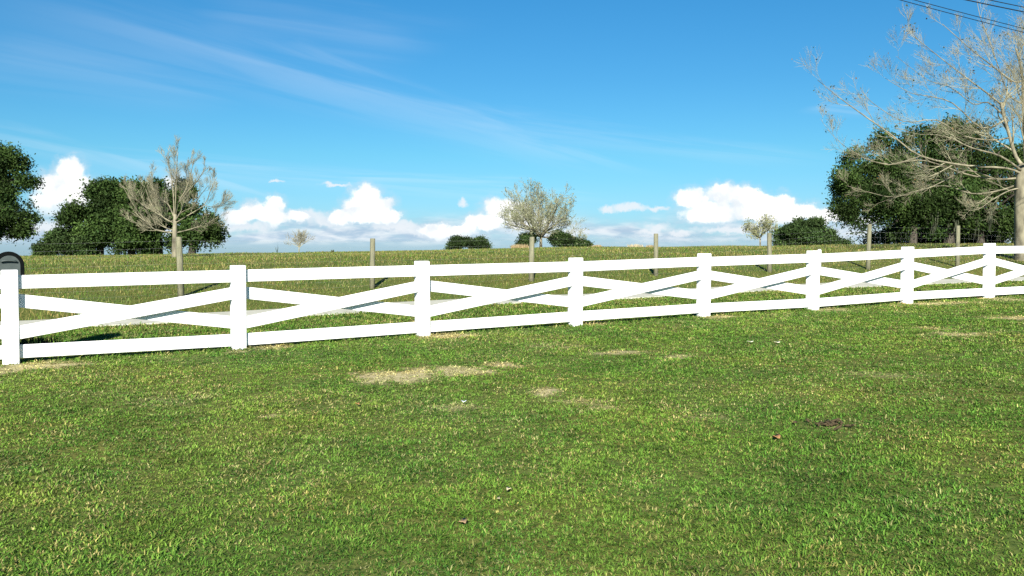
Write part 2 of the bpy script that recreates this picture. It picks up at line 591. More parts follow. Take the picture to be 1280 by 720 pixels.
def arch(wd, z0, z1, n=20):
    pr = [(-wd, z0), (wd, z0)]
    cz = z1 - wd
    for k_ in range(n + 1):
        an = math.pi * k_ / n
        pr.append((wd * math.cos(an), cz + wd * math.sin(an)))
    return pr


def arch_solid(mb, wd, z0, z1, yf, yb, cx):
    pr = arch(wd, z0, z1); k = len(pr)
    vs = [(cx + a_, yf, b_) for a_, b_ in pr] + [(cx + a_, yb, b_) for a_, b_ in pr]
    fs = [[q, (q + 1) % k, k + (q + 1) % k, k + q] for q in range(k)] + [list(range(k))[::-1], [k + q for q in range(k)]]
    mb.add(vs, fs)


wd = .197
mb = MB()
pr = arch(wd, bz0, bz1); pi_ = arch(wd - .05, bz0 + .05, bz1 - .05); k = len(pr)
yf, yb = by - .02, by + .42
vs = [(bx + a_, yf, b_) for a_, b_ in pr] + [(bx + a_, yf, b_) for a_, b_ in pi_] + [(bx + a_, yf + .035, b_) for a_, b_ in pi_] + [(bx + a_, yb, b_) for a_, b_ in pr]
fs = []
for q in range(k):
    q2 = (q + 1) % k
    fs += [[q, q2, k + q2, k + q], [k + q, k + q2, 2 * k + q2, 2 * k + q], [q2, q, 3 * k + q, 3 * k + q2]]
fs += [[3 * k + q for q in range(k)], [2 * k + q for q in range(k)][::-1]]
mb.add(vs, fs)
mb.build('body', M['box_dark'], mbx)
mb = MB(); arch_solid(mb, wd - .052, bz0 + .052, bz1 - .052, yf + .012, yf + .032, bx)
dr = mb.build('door', M['box_door'], mbx)
mb = MB()
zc_ = at(11, 327.5, by).z
pts_ = [(bx + .10 * math.cos(an), yf - .012 - .018 * math.sin(an), zc_ + .022 * math.sin(an)) for an in np.linspace(0, math.pi, 9)]
mb.tube(pts_, [.008] + [.014] * 7 + [.008], 8)
hd = mb.build('handle', M['box_door'], None)
hd.data.transform(__import__('mathutils').Matrix.Translation(-mbx.location)); hd.parent = dr
mb = MB()
zg = tz(bx, by)
mb.board((bx, by + .25, zg - .3), (bx, by + .25, bz0 + .003), Vector((1, 0, 0)), Vector((0, 1, 0)), .20, .12)
mb.build('support_post', M['box_dark'], mbx)


# ------------------------------------------------------------------ trees
def leaf_mesh(C, size, aspect, up_bias=.3):
    n = len(C)
    nrm = RNG.normal(0, 1, (n, 3)); nrm[:, 2] += up_bias
    nrm /= np.linalg.norm(nrm, axis=1)[:, None]
    a = np.cross(nrm, RNG.normal(0, 1, (n, 3))); a /= np.linalg.norm(a, axis=1)[:, None] + 1e-9
    b_ = np.cross(nrm, a)
    sz = size[:, None]
    V = np.stack([C - a * sz, C + b_ * sz * aspect + nrm * sz * .15, C + a * sz, C - b_ * sz * aspect + nrm * sz * .15], 1).reshape(-1, 3)
    o = (np.arange(n) * 4)[:, None]
    T = np.concatenate([o + np.array([0, 1, 2]), o + np.array([0, 2, 3])], 0)
    return V, T


def crown(name, blobs, n_clump, per, clump_r, leaf, mat, col, parent, gap=.35, aspect=.5, down=0.0, inner=.5, freq=.9):
    B = np.array([[b[0], b[1], b[2], b[3], b[4], b[5]] for b in blobs], float)
    sub = []
    for b in B:
        ns = int(np.clip(6 + 5 * (b[3] * b[5]) / (clump_r * clump_r * 60), 6, 26))
        dd = RNG.normal(0, 1, (ns, 3)); dd /= np.linalg.norm(dd, axis=1)[:, None]
        sc_ = (.22 + .30 * RNG.random(ns))
        cen = b[:3] + dd * b[3:6] * (1.0 - sc_ * .70 + .18 * RNG.normal(0, 1, ns))[:, None]
        mean_r = (b[3] * b[4] * b[5]) ** (1 / 3)
        rr_ = (sc_ * mean_r)[:, None] * np.array([1.15, 1.15, .75])
        sub.append(np.concatenate([cen, rr_], 1))
    core = B.copy(); core[:, 3:6] *= .72
    B = np.concatenate([core] + sub, 0)
    wgt = (B[:, 3] * B[:, 4] * B[:, 5]) ** (2 / 3); wgt[:len(core)] *= .30; wgt /= wgt.sum()
    k = RNG.choice(len(B), n_clump, p=wgt)
    d = RNG.normal(0, 1, (n_clump, 3)); d /= np.linalg.norm(d, axis=1)[:, None]
    fr = inner + (1.03 - inner) * RNG.random(n_clump) ** .6
    lump = fbm(d[:, 0] * 2.3 + k * 7.7 + 50, d[:, 2] * 2.3 + d[:, 1] * 1.7 + 50, 3)
    fr = fr * (.72 + .56 * lump)
    C = B[k, :3] + d * B[k, 3:6] * fr[:, None]
    q = fbm(C[:, 0] * freq + C[:, 1] * .5 * freq + 30, C[:, 2] * freq * 1.2 + C[:, 1] * .3 * freq + 60, 3)
    C = C[q > gap]
    n = len(C)
    kk = k[q > gap]
    bt_r = .5 + 1.0 * RNG.random(len(B)); bh_r = RNG.random(len(B))
    ctint = (.7 + .6 * RNG.random(n)) * bt_r[kk]
    hue = .5 * RNG.random(n) + .5 * bh_r[kk]
    per = int(per * 2.0)
    L = np.repeat(C, per, 0) + RNG.normal(0, 1, (n * per, 3)) * clump_r * np.array([1, 1, .7])
    L[:, 2] -= down * np.abs(RNG.normal(0, 1, n * per)) * clump_r
    sz = leaf * .62 * (.6 + .8 * RNG.random(n * per))
    V, T = leaf_mesh(L, sz, aspect)
    c1, c2 = np.array(col[0]), np.array(col[1])
    hm = np.clip(np.repeat(hue, per) * .7 + .3 * RNG.random(n * per), 0, 1)[:, None]
    c = (c1 * (1 - hm) + c2 * hm) * (np.repeat(ctint, per) * (.75 + .5 * RNG.random(n * per)))[:, None]
    return np_mesh(name, V, T, mat, np.repeat(c, 4, 0), parent)


def limb_path(A, B, n=6, wob=.06, sagup=.12):
    A = Vector(A); B = Vector(B); L = (B - A).length
    out = []
    for k_ in range(n + 1):
        f_ = k_ / n
        p = A.lerp(B, f_)
        p += Vector((random.gauss(0, 1), random.gauss(0, 1), random.gauss(0, 1))) * wob * L * (.3 if k_ in (0, n) else 1) * (0 if k_ == 0 else 1)
        p.z += sagup * L * math.sin(math.pi * f_) * .5
        out.append(p)
    return out


def oak(name, label, px, Y, blobs_px, trunks, leaf, n_clump, per, clump_r, col, group=None, gap=.35, cat='tree', down=.0, freq=.9, depth=.8):
    """blobs_px: (px, py, rx, ry[, dy]) in the picture's scale at distance Y, given a real depth of their own"""
    s = Y / F
    x = (px - 640) * s
    root = empty(name, (x, Y, tz(x, Y)))
    tag(root, label, cat, group)
    blobs = []
    for q in blobs_px:
        bpx, bpy_, rx, ry = q[:4]
        dy = q[4] if len(q) > 4 else 0
        c = at(bpx, bpy_, Y)
        blobs.append((c.x, Y + dy, c.z, rx * s, max(rx, ry) * s * depth, ry * s))
    crown('crown', blobs, n_clump, per, clump_r, leaf, M['leaf'], col, root, gap, down=down, freq=freq)
    mb = MB()
    for tpx, r, topz in trunks:
        tx = (tpx - 640) * s
        zg = tz(tx, Y)
        base = Vector((tx, Y, zg - .2)); top = Vector((tx + random.uniform(-.3, .3), Y, zg + topz))
        mb.tube([base, base.lerp(top, .2), base.lerp(top, .6), top], [r * 1.4, r * 1.05, r * .9, r * .8], 9)
        near = sorted(blobs, key=lambda b: (b[0] - tx) ** 2 + (b[1] - Y) ** 2)[:max(2, len(blobs) // max(1, len(trunks)))]
        for b in near:
            e = Vector(b[:3])
            e.z = max(e.z, zg + topz * .9)
            pth = limb_path(top, e, 5)
            mb.tube(pth, [r * .6 * (1 - .8 * k_ / 5) + .02 for k_ in range(6)], 6)
            for _ in range(3):
                d_ = Vector((random.gauss(0, 1) * b[3], random.gauss(0, 1) * b[4], abs(random.gauss(0, 1)) * b[5])) * .5
                k0 = random.randint(2, 4)
                p2 = limb_path(pth[k0], pth[k0] + d_, 4)
                mb.tube(p2, [r * .25 * (1 - .8 * k_ / 4) + .01 for k_ in range(5)], 5)
    mb.build('trunk', M['bark'], root)
    return root, s


OAKC = ((.016, .039, .010), (.052, .083, .019))
OAKC2 = ((.020, .044, .013), (.055, .085, .025))

# left edge: the near live oak whose right side hangs into the picture
oak('live_oak', 'dark leafy live oak cut off by the left edge with drooping foliage', -75, 62,
    [(-70, 225, 70, 52), (-20, 215, 38, 36), (5, 205, 26, 26), (22, 222, 18, 22), (8, 245, 24, 22), (24, 262, 20, 16), (12, 280, 24, 15), (-20, 270, 40, 28),
     (34, 272, 10, 9), (-8, 190, 18, 14), (20, 200, 14, 14), (-110, 250, 50, 50), (-60, 280, 50, 22)],
    [(-75, .55, 2.6)], .15, 5200, 18, .26, OAKC, 'leafy oak trees in the field', gap=.44, down=.8, freq=1.5)

# left: the broad clump of oaks behind the bare tree
oak('live_oak', 'broad dark leafy oak clump directly behind the small bare tree', 165, 117,
    [(125, 258, 32, 30), (118, 285, 34, 34), (160, 250, 22, 26), (165, 285, 44, 36), (205, 262, 40, 34), (240, 278, 28, 34), (240, 300, 26, 18), (200, 300, 40, 20),
     (100, 300, 20, 18), (150, 302, 40, 18), (128, 238, 14, 12), (160, 232, 14, 10), (215, 240, 22, 16), (255, 288, 14, 26), (98, 268, 10, 12), (185, 236, 14, 10), (232, 248, 14, 12)],
    [(125, .5, 2.2), (165, .5, 2.0), (200, .45, 2.4), (240, .5, 2.2)], .30, 6800, 14, .5, OAKC, 'leafy oak trees in the field', gap=.40, freq=.5)
oak('low_shrub', 'low dark green shrubs spilling left from the oak clump', 66, 115,
    [(80, 303, 16, 17), (66, 302, 10, 12), (60, 310, 12, 10), (98, 308, 16, 14), (52, 315, 8, 6), (72, 292, 7, 6)],
    [(70, .15, .8), (90, .15, .8)], .26, 1500, 12, .35, OAKC2, None, gap=.3, cat='shrub', freq=.6)

# right: big oak behind the bare sycamore
root, s = oak('live_oak', 'wide live oak hung with grey moss behind the tall bare tree', 1170, 88,
      [(1075, 222, 34, 36), (1062, 250, 24, 30), (1075, 272, 26, 22), (1110, 205, 34, 36), (1150, 190, 36, 36), (1190, 178, 30, 34), (1225, 190, 38, 40), (1260, 210, 36, 44),
       (1130, 240, 50, 36), (1190, 240, 55, 40), (1240, 250, 46, 34), (1100, 268, 26, 20), (1290, 240, 40, 40), (1058, 268, 15, 16), (1150, 268, 44, 20), (1200, 275, 50, 18),
       (1250, 275, 40, 18), (1070, 198, 16, 14), (1110, 176, 18, 14), (1190, 152, 14, 12), (1165, 162, 14, 12), (1068, 285, 15, 9), (1110, 287, 14, 9), (1300, 275, 34, 24),
       (1165, 293, 26, 13, 9), (1256, 295, 26, 13, 5), (1225, 297, 24, 10, 5), (1282, 296, 26, 13, 6), (1200, 292, 34, 14, 10), (1240, 291, 34, 15, 9), (1280, 290, 30, 16, 10), (1140, 296, 18, 9, 10), (1180, 282, 40, 14, 7), (1240, 280, 40, 14, 7)],
      [(1140, .4, 2.4), (1185, .5, 2.2), (1225, .4, 2.4), (1270, .5, 2.2)], .20, 10500, 15, .38, OAKC, 'leafy oak trees in the field', gap=.46, down=.8, freq=.75)
# hanging moss on it: strands thickest at the top, with ragged ends
n = 900
nc = 46
ccx = RNG.uniform(1128, 1300, nc); ccy = RNG.uniform(-2.6, .5, nc); cct = RNG.uniform(246, 282, nc); ccl = .4 + 1.7 * RNG.random(nc) ** 1.6; ccw = RNG.uniform(1.0, 3.4, nc)
ci = RNG.integers(0, nc, n)
off = RNG.normal(0, 1, n)
clx = ccx[ci] + off * ccw[ci]
topy = cct[ci] + np.abs(RNG.normal(0, 3, n))
topp = np.stack([(clx - 640) * s, 88 + ccy[ci] + RNG.normal(0, .15, n), CZ + (HY - topy) * s], 1)
ln = ccl[ci] * np.exp(-(off / 1.3) ** 2) * (.5 + .7 * RNG.random(n)) + .15
zgm = terrain(topp[:, 0], topp[:, 1])
ln = np.minimum(ln, topp[:, 2] - zgm - .4)
sg = np.linspace(0, 1, 5)
Vm = np.zeros((n, 5, 2, 3))
wa = RNG.random(n) * np.pi
sw = RNG.normal(0, .06, (n, 2))
for q, f_ in enumerate(sg):
    c = topp.copy(); c[:, 2] -= ln * f_; c[:, :2] += sw * f_ ** 2 + RNG.normal(0, .015, (n, 2))
    hw = .045 * (1 - .75 * f_)
    dv = np.stack([np.cos(wa + f_), np.sin(wa + f_), 0 * wa], 1) * hw
    Vm[:, q, 0] = c - dv; Vm[:, q, 1] = c + dv
o_ = (np.arange(n) * 10)[:, None]
Tm = np.concatenate([o_ + np.array([2 * q, 2 * q + 1, 2 * q + 3]) for q in range(4)] + [o_ + np.array([2 * q, 2 * q + 3, 2 * q + 2]) for q in range(4)], 0)
tm = np.array([.085, .095, .06]) * (.6 + .6 * RNG.random(n))[:, None]
np_mesh('hanging_moss', Vm.reshape(-1, 3), Tm, M['leaf'], np.repeat(tm, 10, 0), root)

oak('oak_tree', 'small dark domed evergreen tree left of the moss hung oak', 1010, 150,
    [(1010, 292, 36, 16), (990, 295, 18, 13), (1030, 296, 18, 12), (1012, 284, 22, 9), (985, 302, 14, 9), (1036, 302, 12, 8), (1010, 302, 36, 9)],
    [(1010, .3, 1.0)], .30, 2200, 12, .4, OAKC2, None, gap=.25, freq=.4)
oak('field_bush', 'low wide dark bush alone on the field crest', 584, 66,
    [(584, 305, 26, 6.5), (566, 306, 10, 5), (602, 306, 10, 5.5), (590, 302, 16, 4.5), (574, 302, 10, 4)],
    [(584, .06, .25)], .09, 1500, 10, .13, OAKC2, None, gap=.3, cat='bush', freq=2.2)
oak('field_bush', 'dark bush at the foot of the pale twiggy tree on its right', 712, 112,
    [(722, 305, 10, 7), (709, 303, 13, 9), (697, 301, 9, 8), (731, 306, 5, 4)],
    [(715, .12, .6)], .2, 1100, 11, .3, OAKC2, None, gap=.3, cat='bush', freq=.7)
oak('field_bush', 'small dark bush at the left foot of the pale twiggy tree', 655, 113,
    [(658, 303, 9, 8), (650, 306, 7, 5), (664, 298, 6, 6)],
    [(657, .1, .5)], .18, 420, 10, .28, OAKC2, None, gap=.3, cat='bush', freq=.7)


# bare trees
class Bare:
    def __init__(self, seed, up=.25):
        self.r = random.Random(seed); self.limb = MB(); self.twig = MB(); self.up = up; self.tips = []

    def grow(self, P, d, L, r, lvl, maxl, wob=.16, nch=(4, 6), ang=(28, 60), ratio=(.45, .7), thin=.004):
        R = self.r
        n = 5 if lvl < maxl else 3
        pts = [P.copy()]; dirs = []
        d = d.normalized()
        for k in range(n):
            d = (d + Vector((R.gauss(0, 1), R.gauss(0, 1), R.gauss(0, 1))) * (wob if lvl < 3 else wob * .35) + Vector((0, 0, self.up * .35))).normalized()
            pts.append(pts[-1] + d * (L / n)); dirs.append(d.copy())
        rad = [max(r * (1 - .72 * k / n), thin * .6) for k in range(n + 1)]
        (self.limb if lvl <= 1 else self.twig).tube(pts, rad, 6 if lvl <= 1 else (4 if lvl == 2 else 3), False)
        self.children(pts, rad, L, lvl, maxl, wob, nch, ang, ratio, thin)

    def children(self, pts, rad, L, lvl, maxl, wob, nch, ang, ratio, thin, f0=.22):
        R = self.r
        if lvl >= maxl:
            self.tips.append(pts[-1]); return
        c = R.randint(*nch)
        n = len(pts) - 1
        for q in range(c):
            f = f0 + (1 - f0) * (q + R.random()) / c
            f = min(f, .98)
            k = min(int(f * n), n - 1); ff = f * n - k
            p = pts[k].lerp(pts[k + 1], ff)
            d = (pts[k + 1] - pts[k]).normalized()
            a = math.radians(R.uniform(*ang))
            o = d.orthogonal().normalized(); o.rotate(__import__('mathutils').Quaternion(d, R.uniform(0, 6.283)))
            o = (o + Vector((0, 0, self.up))).normalized()
            nd = d * math.cos(a) + o * math.sin(a)
            rr_ = (rad[k] * (1 - ff) + rad[k + 1] * ff) * R.uniform(.5, .7)
            self.grow(p, nd, L * R.uniform(*ratio) * (1.1 - .45 * f), max(rr_, thin), lvl + 1, maxl, wob, nch, ang, ratio, thin)

    def limb_along(self, pts, r0, r1, maxl, **kw):
        n = len(pts) - 1
        # smooth the hand-placed polyline
        sm = []
        for k in range(n):
            p0 = pts[max(k - 1, 0)]; p1 = pts[k]; p2 = pts[k + 1]; p3 = pts[min(k + 2, n)]
            for q in range(3):
                t = q / 3
                sm.append(.5 * ((2 * p1) + (p2 - p0) * t + (2 * p0 - 5 * p1 + 4 * p2 - p3) * t * t + (3 * p1 - p0 - 3 * p2 + p3) * t ** 3))
        sm.append(pts[-1])
        m_ = len(sm) - 1
        rad = [r0 + (r1 - r0) * (k / m_) ** .8 for k in range(m_ + 1)]
        self.limb.tube(sm, rad, 7, True)
        L = sum((sm[k + 1] - sm[k]).length for k in range(m_))
        a = dict(wob=.16, nch=(4, 6), ang=(28, 60), ratio=(.45, .7), thin=.004, lvl=1, Lc=None)
        a.update(kw)
        self.children(sm, rad, a['Lc'] or L * .55, a['lvl'], maxl, a['wob'], a['nch'], a['ang'], a['ratio'], a['thin'])

    def finish(self, root, mb_, mt):
        self.limb.build('trunk', mb_, root); self.twig.build('twigs', mt, root)


def pp(lst, Y, dys=None):
    n = len(lst)
    out = []
    for k, (a, b) in enumerate(lst):
        dy = 0 if dys is None else dys * k / (n - 1)
        out.append(at(a, b, Y + dy))
    return out


# small bare tree on the left
YT = 45
zx = lambda l: [(140 + a / 4.5, 170 + b / 4.5) for a, b in l]
bt_ = Bare(3, .30)
x = (219 - 640) / F * YT
root = empty('bare_tree', (x, YT, tz(x, YT)))
tag(root, 'small bare leafless tree with fanning branches behind the leftmost wooden post', 'tree', 'leafless trees')
zb_ = tz(x, YT)
tr = [Vector((x, YT, zb_ - .2))] + pp([(218.5, 312), (218.5, 300), (218.5, 285), (219, 268)], YT)
bt_.limb.tube(tr, [.19, .145, .125, .11, .08], 9)
for l, dy, r in (([(350, 545), (280, 535), (230, 520), (170, 455), (110, 370), (60, 280)], -1.0, .06),
                 ([(345, 530), (300, 515), (240, 480), (205, 425)], 1.2, .055),
                 ([(350, 490), (300, 465), (250, 420), (215, 370), (190, 300)], -.6, .055),
                 ([(350, 460), (320, 390), (290, 365), (245, 330), (225, 260)], .8, .055),
                 ([(355, 450), (375, 370), (410, 310), (440, 230), (460, 130)], .5, .065),
                 ([(370, 380), (420, 320), (480, 250), (525, 180)], -1.0, .05),
                 ([(350, 470), (345, 330), (330, 200), (310, 110)], 1.0, .06),
                 ([(355, 440), (360, 300), (365, 180), (370, 90)], -.8, .055),
                 ([(355, 545), (400, 535), (470, 515), (540, 488), (605, 450)], .7, .05),
                 ([(355, 490), (430, 445), (520, 385), (560, 290), (590, 230)], -.9, .05),
                 ([(290, 535), (210, 515), (120, 480)], .5, .03),
                 ([(520, 390), (585, 402), (640, 375)], .5, .03),
                 ([(250, 420), (190, 400), (120, 340), (90, 290)], 1.5, .04),
                 ([(350, 470), (320, 480), (270, 440), (235, 330), (225, 200)], 2.4, .05),
                 ([(355, 470), (400, 400), (430, 330), (420, 200), (430, 120)], 2.6, .05),
                 ([(355, 480), (390, 430), (450, 400), (500, 330), (540, 280)], -2.4, .05)):
    bt_.limb_along(pp(zx(l), YT, dy), r * .62, .012, 5, nch=(6, 8), ang=(22, 52), ratio=(.52, .80), thin=.0054, lvl=2, Lc=1.2)
bt_.finish(root, M['pale_bark'], M['pale_twig'])

# pale twiggy tree in the middle
YT = 114


def twiggy(name, label, px, YT, base_y, trunk_top, spread, seed, mb_, mt, thin, nlimb, Lpx, r0, levels=4, group=None, leafy=0, lcol=None, elev=(15, 80), leafsz=.16):
    B = Bare(seed, .22)
    s = YT / F
    x = (px - 640) * s
    zg = tz(x, YT)
    root = empty(name, (x, YT, zg)); tag(root, label, 'tree', group)
    top = at(px, trunk_top, YT)
    B.limb.tube([Vector((x, YT, zg - .2)), Vector((x, YT, zg + .3)), top], [r0 * 1.3, r0, r0 * .85], 8)
    for k in range(nlimb):
        az = 2 * math.pi * (k + B.r.random() * .5) / nlimb
        el = math.radians(B.r.uniform(*elev))
        d = Vector((math.cos(az) * math.cos(el) * spread, math.sin(az) * math.cos(el) * spread, math.sin(el)))
        B.grow(top - Vector((0, 0, B.r.uniform(0, .15) * (top.z - zg))), d, Lpx * s * B.r.uniform(.8, 1.15), r0 * .55, 1, levels, nch=(5, 7), ang=(25, 60), ratio=(.42, .66), thin=thin)
    B.finish(root, mb_, mt)
    if leafy:
        tp = B.tips
        C = np.array([tuple(B.r.choice(tp)) for _ in range(leafy)]) + RNG.normal(0, .22, (leafy, 3))
        V, T = leaf_mesh(C, leafsz * (.5 + RNG.random(leafy)), .5)
        c = np.array(lcol[0]) + (np.array(lcol[1]) - np.array(lcol[0])) * RNG.random(leafy)[:, None]
        np_mesh('crown', V, T, M['leaf'], np.repeat(c, 4, 0), root)
    return root


twiggy('twiggy_tree', 'rounded pale grey green twiggy tree in the middle of the field crest', 676, 114, 310, 294, 1.3, 21, M['pale_bark'], M['grey_twig'], .02, 22, 50, .20, 4, 'leafless trees',
       3200, ((.12, .14, .065), (.27, .28, .15)), (2, 85), .10)
twiggy('twiggy_tree', 'small pale tree with sparse yellowish leaves beside the domed evergreen', 950, 140, 306, 296, 1.2, 8, M['pale_bark'], M['grey_twig'], .018, 12, 21, .13, 3, 'leafless trees',
       1300, ((.13, .15, .06), (.30, .29, .15)), (0, 70), .14)
twiggy('bare_shrub', 'thin bare whitish shrub standing on the left field crest', 374, 64, 316, 309, 1.0, 5, M['pale_twig'], M['pale_twig'], .009, 14, 18, .035, 3, None,
       0, None, (25, 85))

# tall bare tree at the right edge
YT = 42
B = Bare(17, .20)
x = (1279 - 640) / F * YT
zg = tz(x, YT)
root = empty('bare_tree', (x, YT, zg))
tag(root, 'tall bare pale barked tree with long twisting limbs at the right edge', 'tree', 'leafless trees')
B.limb.tube([Vector((x + .1, YT, zg - .3)), Vector((x + .08, YT, zg + .25))] + pp([(1280, 285), (1279, 255), (1280, 225), (1282, 205)], YT), [.64, .47, .41, .38, .37, .30], 14)
LM = [([(1281, 210), (1270, 196), (1262, 170), (1255, 145), (1251, 128)], 0, .17, .10, 3, 3.0),
      ([(1283, 208), (1281, 170), (1279, 130), (1278, 95), (1270, 60)], .5, .19, .07, 4, 3.4),
      ([(1284, 206), (1300, 160), (1330, 110), (1350, 50), (1360, -20)], 1.5, .2, .05, 4, 3.6),
      ([(1278, 218), (1258, 210), (1209, 207), (1151, 195), (1115, 169), (1071, 138), (1044, 118), (1022, 100)], -2.5, .12, .018, 4, 2.3),
      ([(1278, 100), (1267, 102), (1240, 82), (1212, 60), (1178, 30)], -1.5, .09, .02, 4, 2.3),
      ([(1251, 130), (1232, 115), (1209, 98), (1169, 67), (1133, 38)], -1.0, .085, .016, 4, 2.2),
      ([(1256, 150), (1227, 160), (1191, 129), (1160, 120), (1138, 116), (1107, 98)], 1.6, .075, .015, 4, 2.1),
      ([(1279, 222), (1245, 224), (1209, 218), (1175, 206), (1147, 200), (1110, 206), (1075, 196)], 1.8, .10, .018, 4, 1.9),
      ([(1245, 224), (1209, 213), (1180, 226), (1160, 235), (1120, 246), (1093, 242), (1058, 232)], 0, .06, .012, 4, 1.5),
      ([(1151, 195), (1120, 204), (1093, 202), (1062, 187), (1040, 168), (1025, 148)], 1.0, .045, .010, 4, 1.6),
      ([(1279, 228), (1250, 238), (1215, 242), (1180, 232), (1140, 240), (1095, 255)], 2.8, .09, .014, 4, 1.7),
      ([(1255, 145), (1235, 128), (1216, 130), (1190, 110), (1160, 100), (1120, 70)], 2.2, .07, .012, 4, 2.0),
      ([(1262, 172), (1240, 175), (1205, 170), (1170, 150), (1130, 152), (1090, 128), (1075, 110)], -1.8, .075, .014, 4, 2.0),
      ([(1279, 130), (1262, 120), (1252, 95), (1240, 60), (1225, 20), (1220, -10)], 1.5, .075, .016, 4, 2.2),
      ([(1281, 215), (1310, 205), (1370, 180), (1440, 160), (1500, 120)], -1, .13, .02, 4, 2.2),
      ([(1282, 214), (1320, 190), (1390, 120), (1450, 60)], 1.5, .13, .02, 4, 2.2),
      ([(1281, 212), (1285, 190), (1280, 150), (1290, 100), (1300, 40)], -4.5, .13, .03, 4, 2.4),
      ([(1279, 215), (1250, 195), (1215, 185), (1180, 170), (1150, 168)], -5, .11, .02, 4, 2.2),
      ([(1281, 212), (1290, 180), (1270, 140), (1240, 110)], 5, .12, .02, 4, 2.6),
      ([(1279, 235), (1262, 238), (1240, 250), (1222, 262), (1205, 262)], -1.2, .07, .012, 4, 1.2)]
for l, dy, r0, r1, mx_l, Lc in LM:
    B.limb_along(pp(l, YT, dy), r0 * .58, r1 * .6, 5, nch=(5, 6) if Lc > 2.8 else (6, 8), ang=(22, 54), ratio=(.54, .84), thin=.0054, lvl=1 if Lc > 2.8 else 2, Lc=Lc * 1.08)
B.finish(root, M['pale_bark'], M['pale_twig'])
# the few leaves still hanging
tp = B.tips
nl = 900
C = np.array([tuple(B.r.choice(tp)) for _ in range(nl)]) + RNG.normal(0, .05, (nl, 3))
V, T = leaf_mesh(C, .05 * (.6 + .8 * RNG.random(nl)), .6)
c = np.where(RNG.random(nl)[:, None] < .6, np.array([.04, .055, .02]), np.array([.16, .10, .04]))
np_mesh('leaves', V, T, M['leaf'], np.repeat(c, 4, 0), root)


# ------------------------------------------------------------------ tan broomsedge clumps, weeds on the crest
def clump(name, label, px, py, Y, wpx, hpx, n, col, cat, group=None):
    s = Y / F
    x = (px - 640) * s
    zg = tz(x, Y)
    rx = wpx * s * .5; hh = hpx * s
    bx_ = np.clip(RNG.normal(0, .45, n), -.8, .8) * rx; by_ = np.clip(RNG.normal(0, .4, n), -.6, .6) * rx * .8
    base = np.stack([x + bx_, Y + by_, terrain(x + bx_, Y + by_) - .03], 1)
    h = hh * (.55 + .5 * RNG.random(n))
    an = RNG.random(n) * 6.28; le = np.abs(RNG.normal(0, .3, n))
    tip = base + np.stack([np.cos(an) * np.sin(le) * h, np.sin(an) * np.sin(le) * h, np.cos(le) * h], 1)
    wv = RNG.normal(0, 1, (n, 3)); wv[:, 2] = 0; wv /= np.linalg.norm(wv, axis=1)[:, None]
    wv *= max(.012 * Y / 60, .009)
    V = np.stack([base - wv, base + wv, (base + tip) / 2 + wv * 1.3, tip, (base + tip) / 2 - wv * 1.3], 1).reshape(-1, 3)
    o = (np.arange(n) * 5)[:, None]
    T = np.concatenate([o + np.array([0, 1, 2]), o + np.array([0, 2, 4]), o + np.array([4, 2, 3])], 0)
    c = np.array(col) * (.7 + .6 * RNG.random(n))[:, None]
    root = np_mesh(name, V, T, M['grass'], np.repeat(c, 5, 0))
    return tag(root, label, cat, group)


TAN = (.33, .25, .13)
G_ = 'clumps of dry tan grass on the crest'
clump('dry_grass_clump', 'dry tan grass clump left of the twiggy tree trunk', 650, 310, 62, 26, 7, 420, TAN, 'dry grass', G_)
clump('dry_grass_clump', 'dry tan grass clump just right of the dark bush under the twiggy tree', 746, 310, 62, 16, 5, 260, TAN, 'dry grass', G_)
clump('dry_grass_clump', 'palest dry grass clump, tallest of the pair left of the middle wooden post', 794, 309, 63, 22, 7, 330, (.40, .34, .22), 'dry grass', G_)
clump('dry_grass_clump', 'small low dry grass clump close against the middle wooden post', 813, 309, 61, 12, 5, 180, TAN, 'dry grass', G_)
clump('weed_stalk', 'dark upright weed stalk beside the bare whitish shrub', 347, 316, 62, 3, 16, 9, (.06, .07, .03), 'weed')
clump('weed_stalk', 'short dark weed right of the bare whitish shrub on the crest', 416, 315, 62, 5, 5, 30, (.06, .07, .03), 'weed')
clump('weed_clump', 'dark weeds growing behind the fence just right of the seventh post', 1149, 352, 22.6, 9, 15, 60, (.03, .035, .015), 'weed')
clump('weed_clump', 'dark green weeds at the foot of the black mailbox', 42, 432, 13.2, 60, 27, 420, (.018, .045, .014), 'weed')


# ------------------------------------------------------------------ dead leaves and litter on the lawn
def litter(name, label, px, py, size, col, cat, group=None):
    x, y = ground_hit(px, py)
    z = tz(x, y) + .035
    R = random.Random(int(px * 7 + py))
    mb = MB()
    n = 10
    a0 = R.uniform(0, 6.28)
    ring = []
    for k in range(n):
        an = 2 * math.pi * k / n
        rr_ = size * (1 - .45 * abs(math.sin(an))) * R.uniform(.75, 1.1)
        ring.append((x + rr_ * math.cos(an + a0), y + rr_ * math.sin(an + a0), z + (.16 if size > .05 else .4) * size * math.cos(2 * an) * R.uniform(.5, 1) + .15 * size))
    lo = [(a_, b_, c_ - .003) for a_, b_, c_ in ring]
    vs = ring + [(x, y, z)] + lo + [(x, y, z - .003)]
    fs = [[k, (k + 1) % n, n] for k in range(n)] + [[n + 1 + (k + 1) % n, n + 1 + k, 2 * n + 1] for k in range(n)]
    fs += [[(k + 1) % n, k, n + 1 + k, n + 1 + (k + 1) % n] for k in range(n)]
    mb.add(vs, fs, True)
    mm = mat_noise('leaf_' + cat.replace(' ', '_'), tuple(q * .8 for q in col), tuple(min(q * 1.15, .9) for q in col), 40, .7)
    return tag(mb.build(name, mm), label, cat, group)


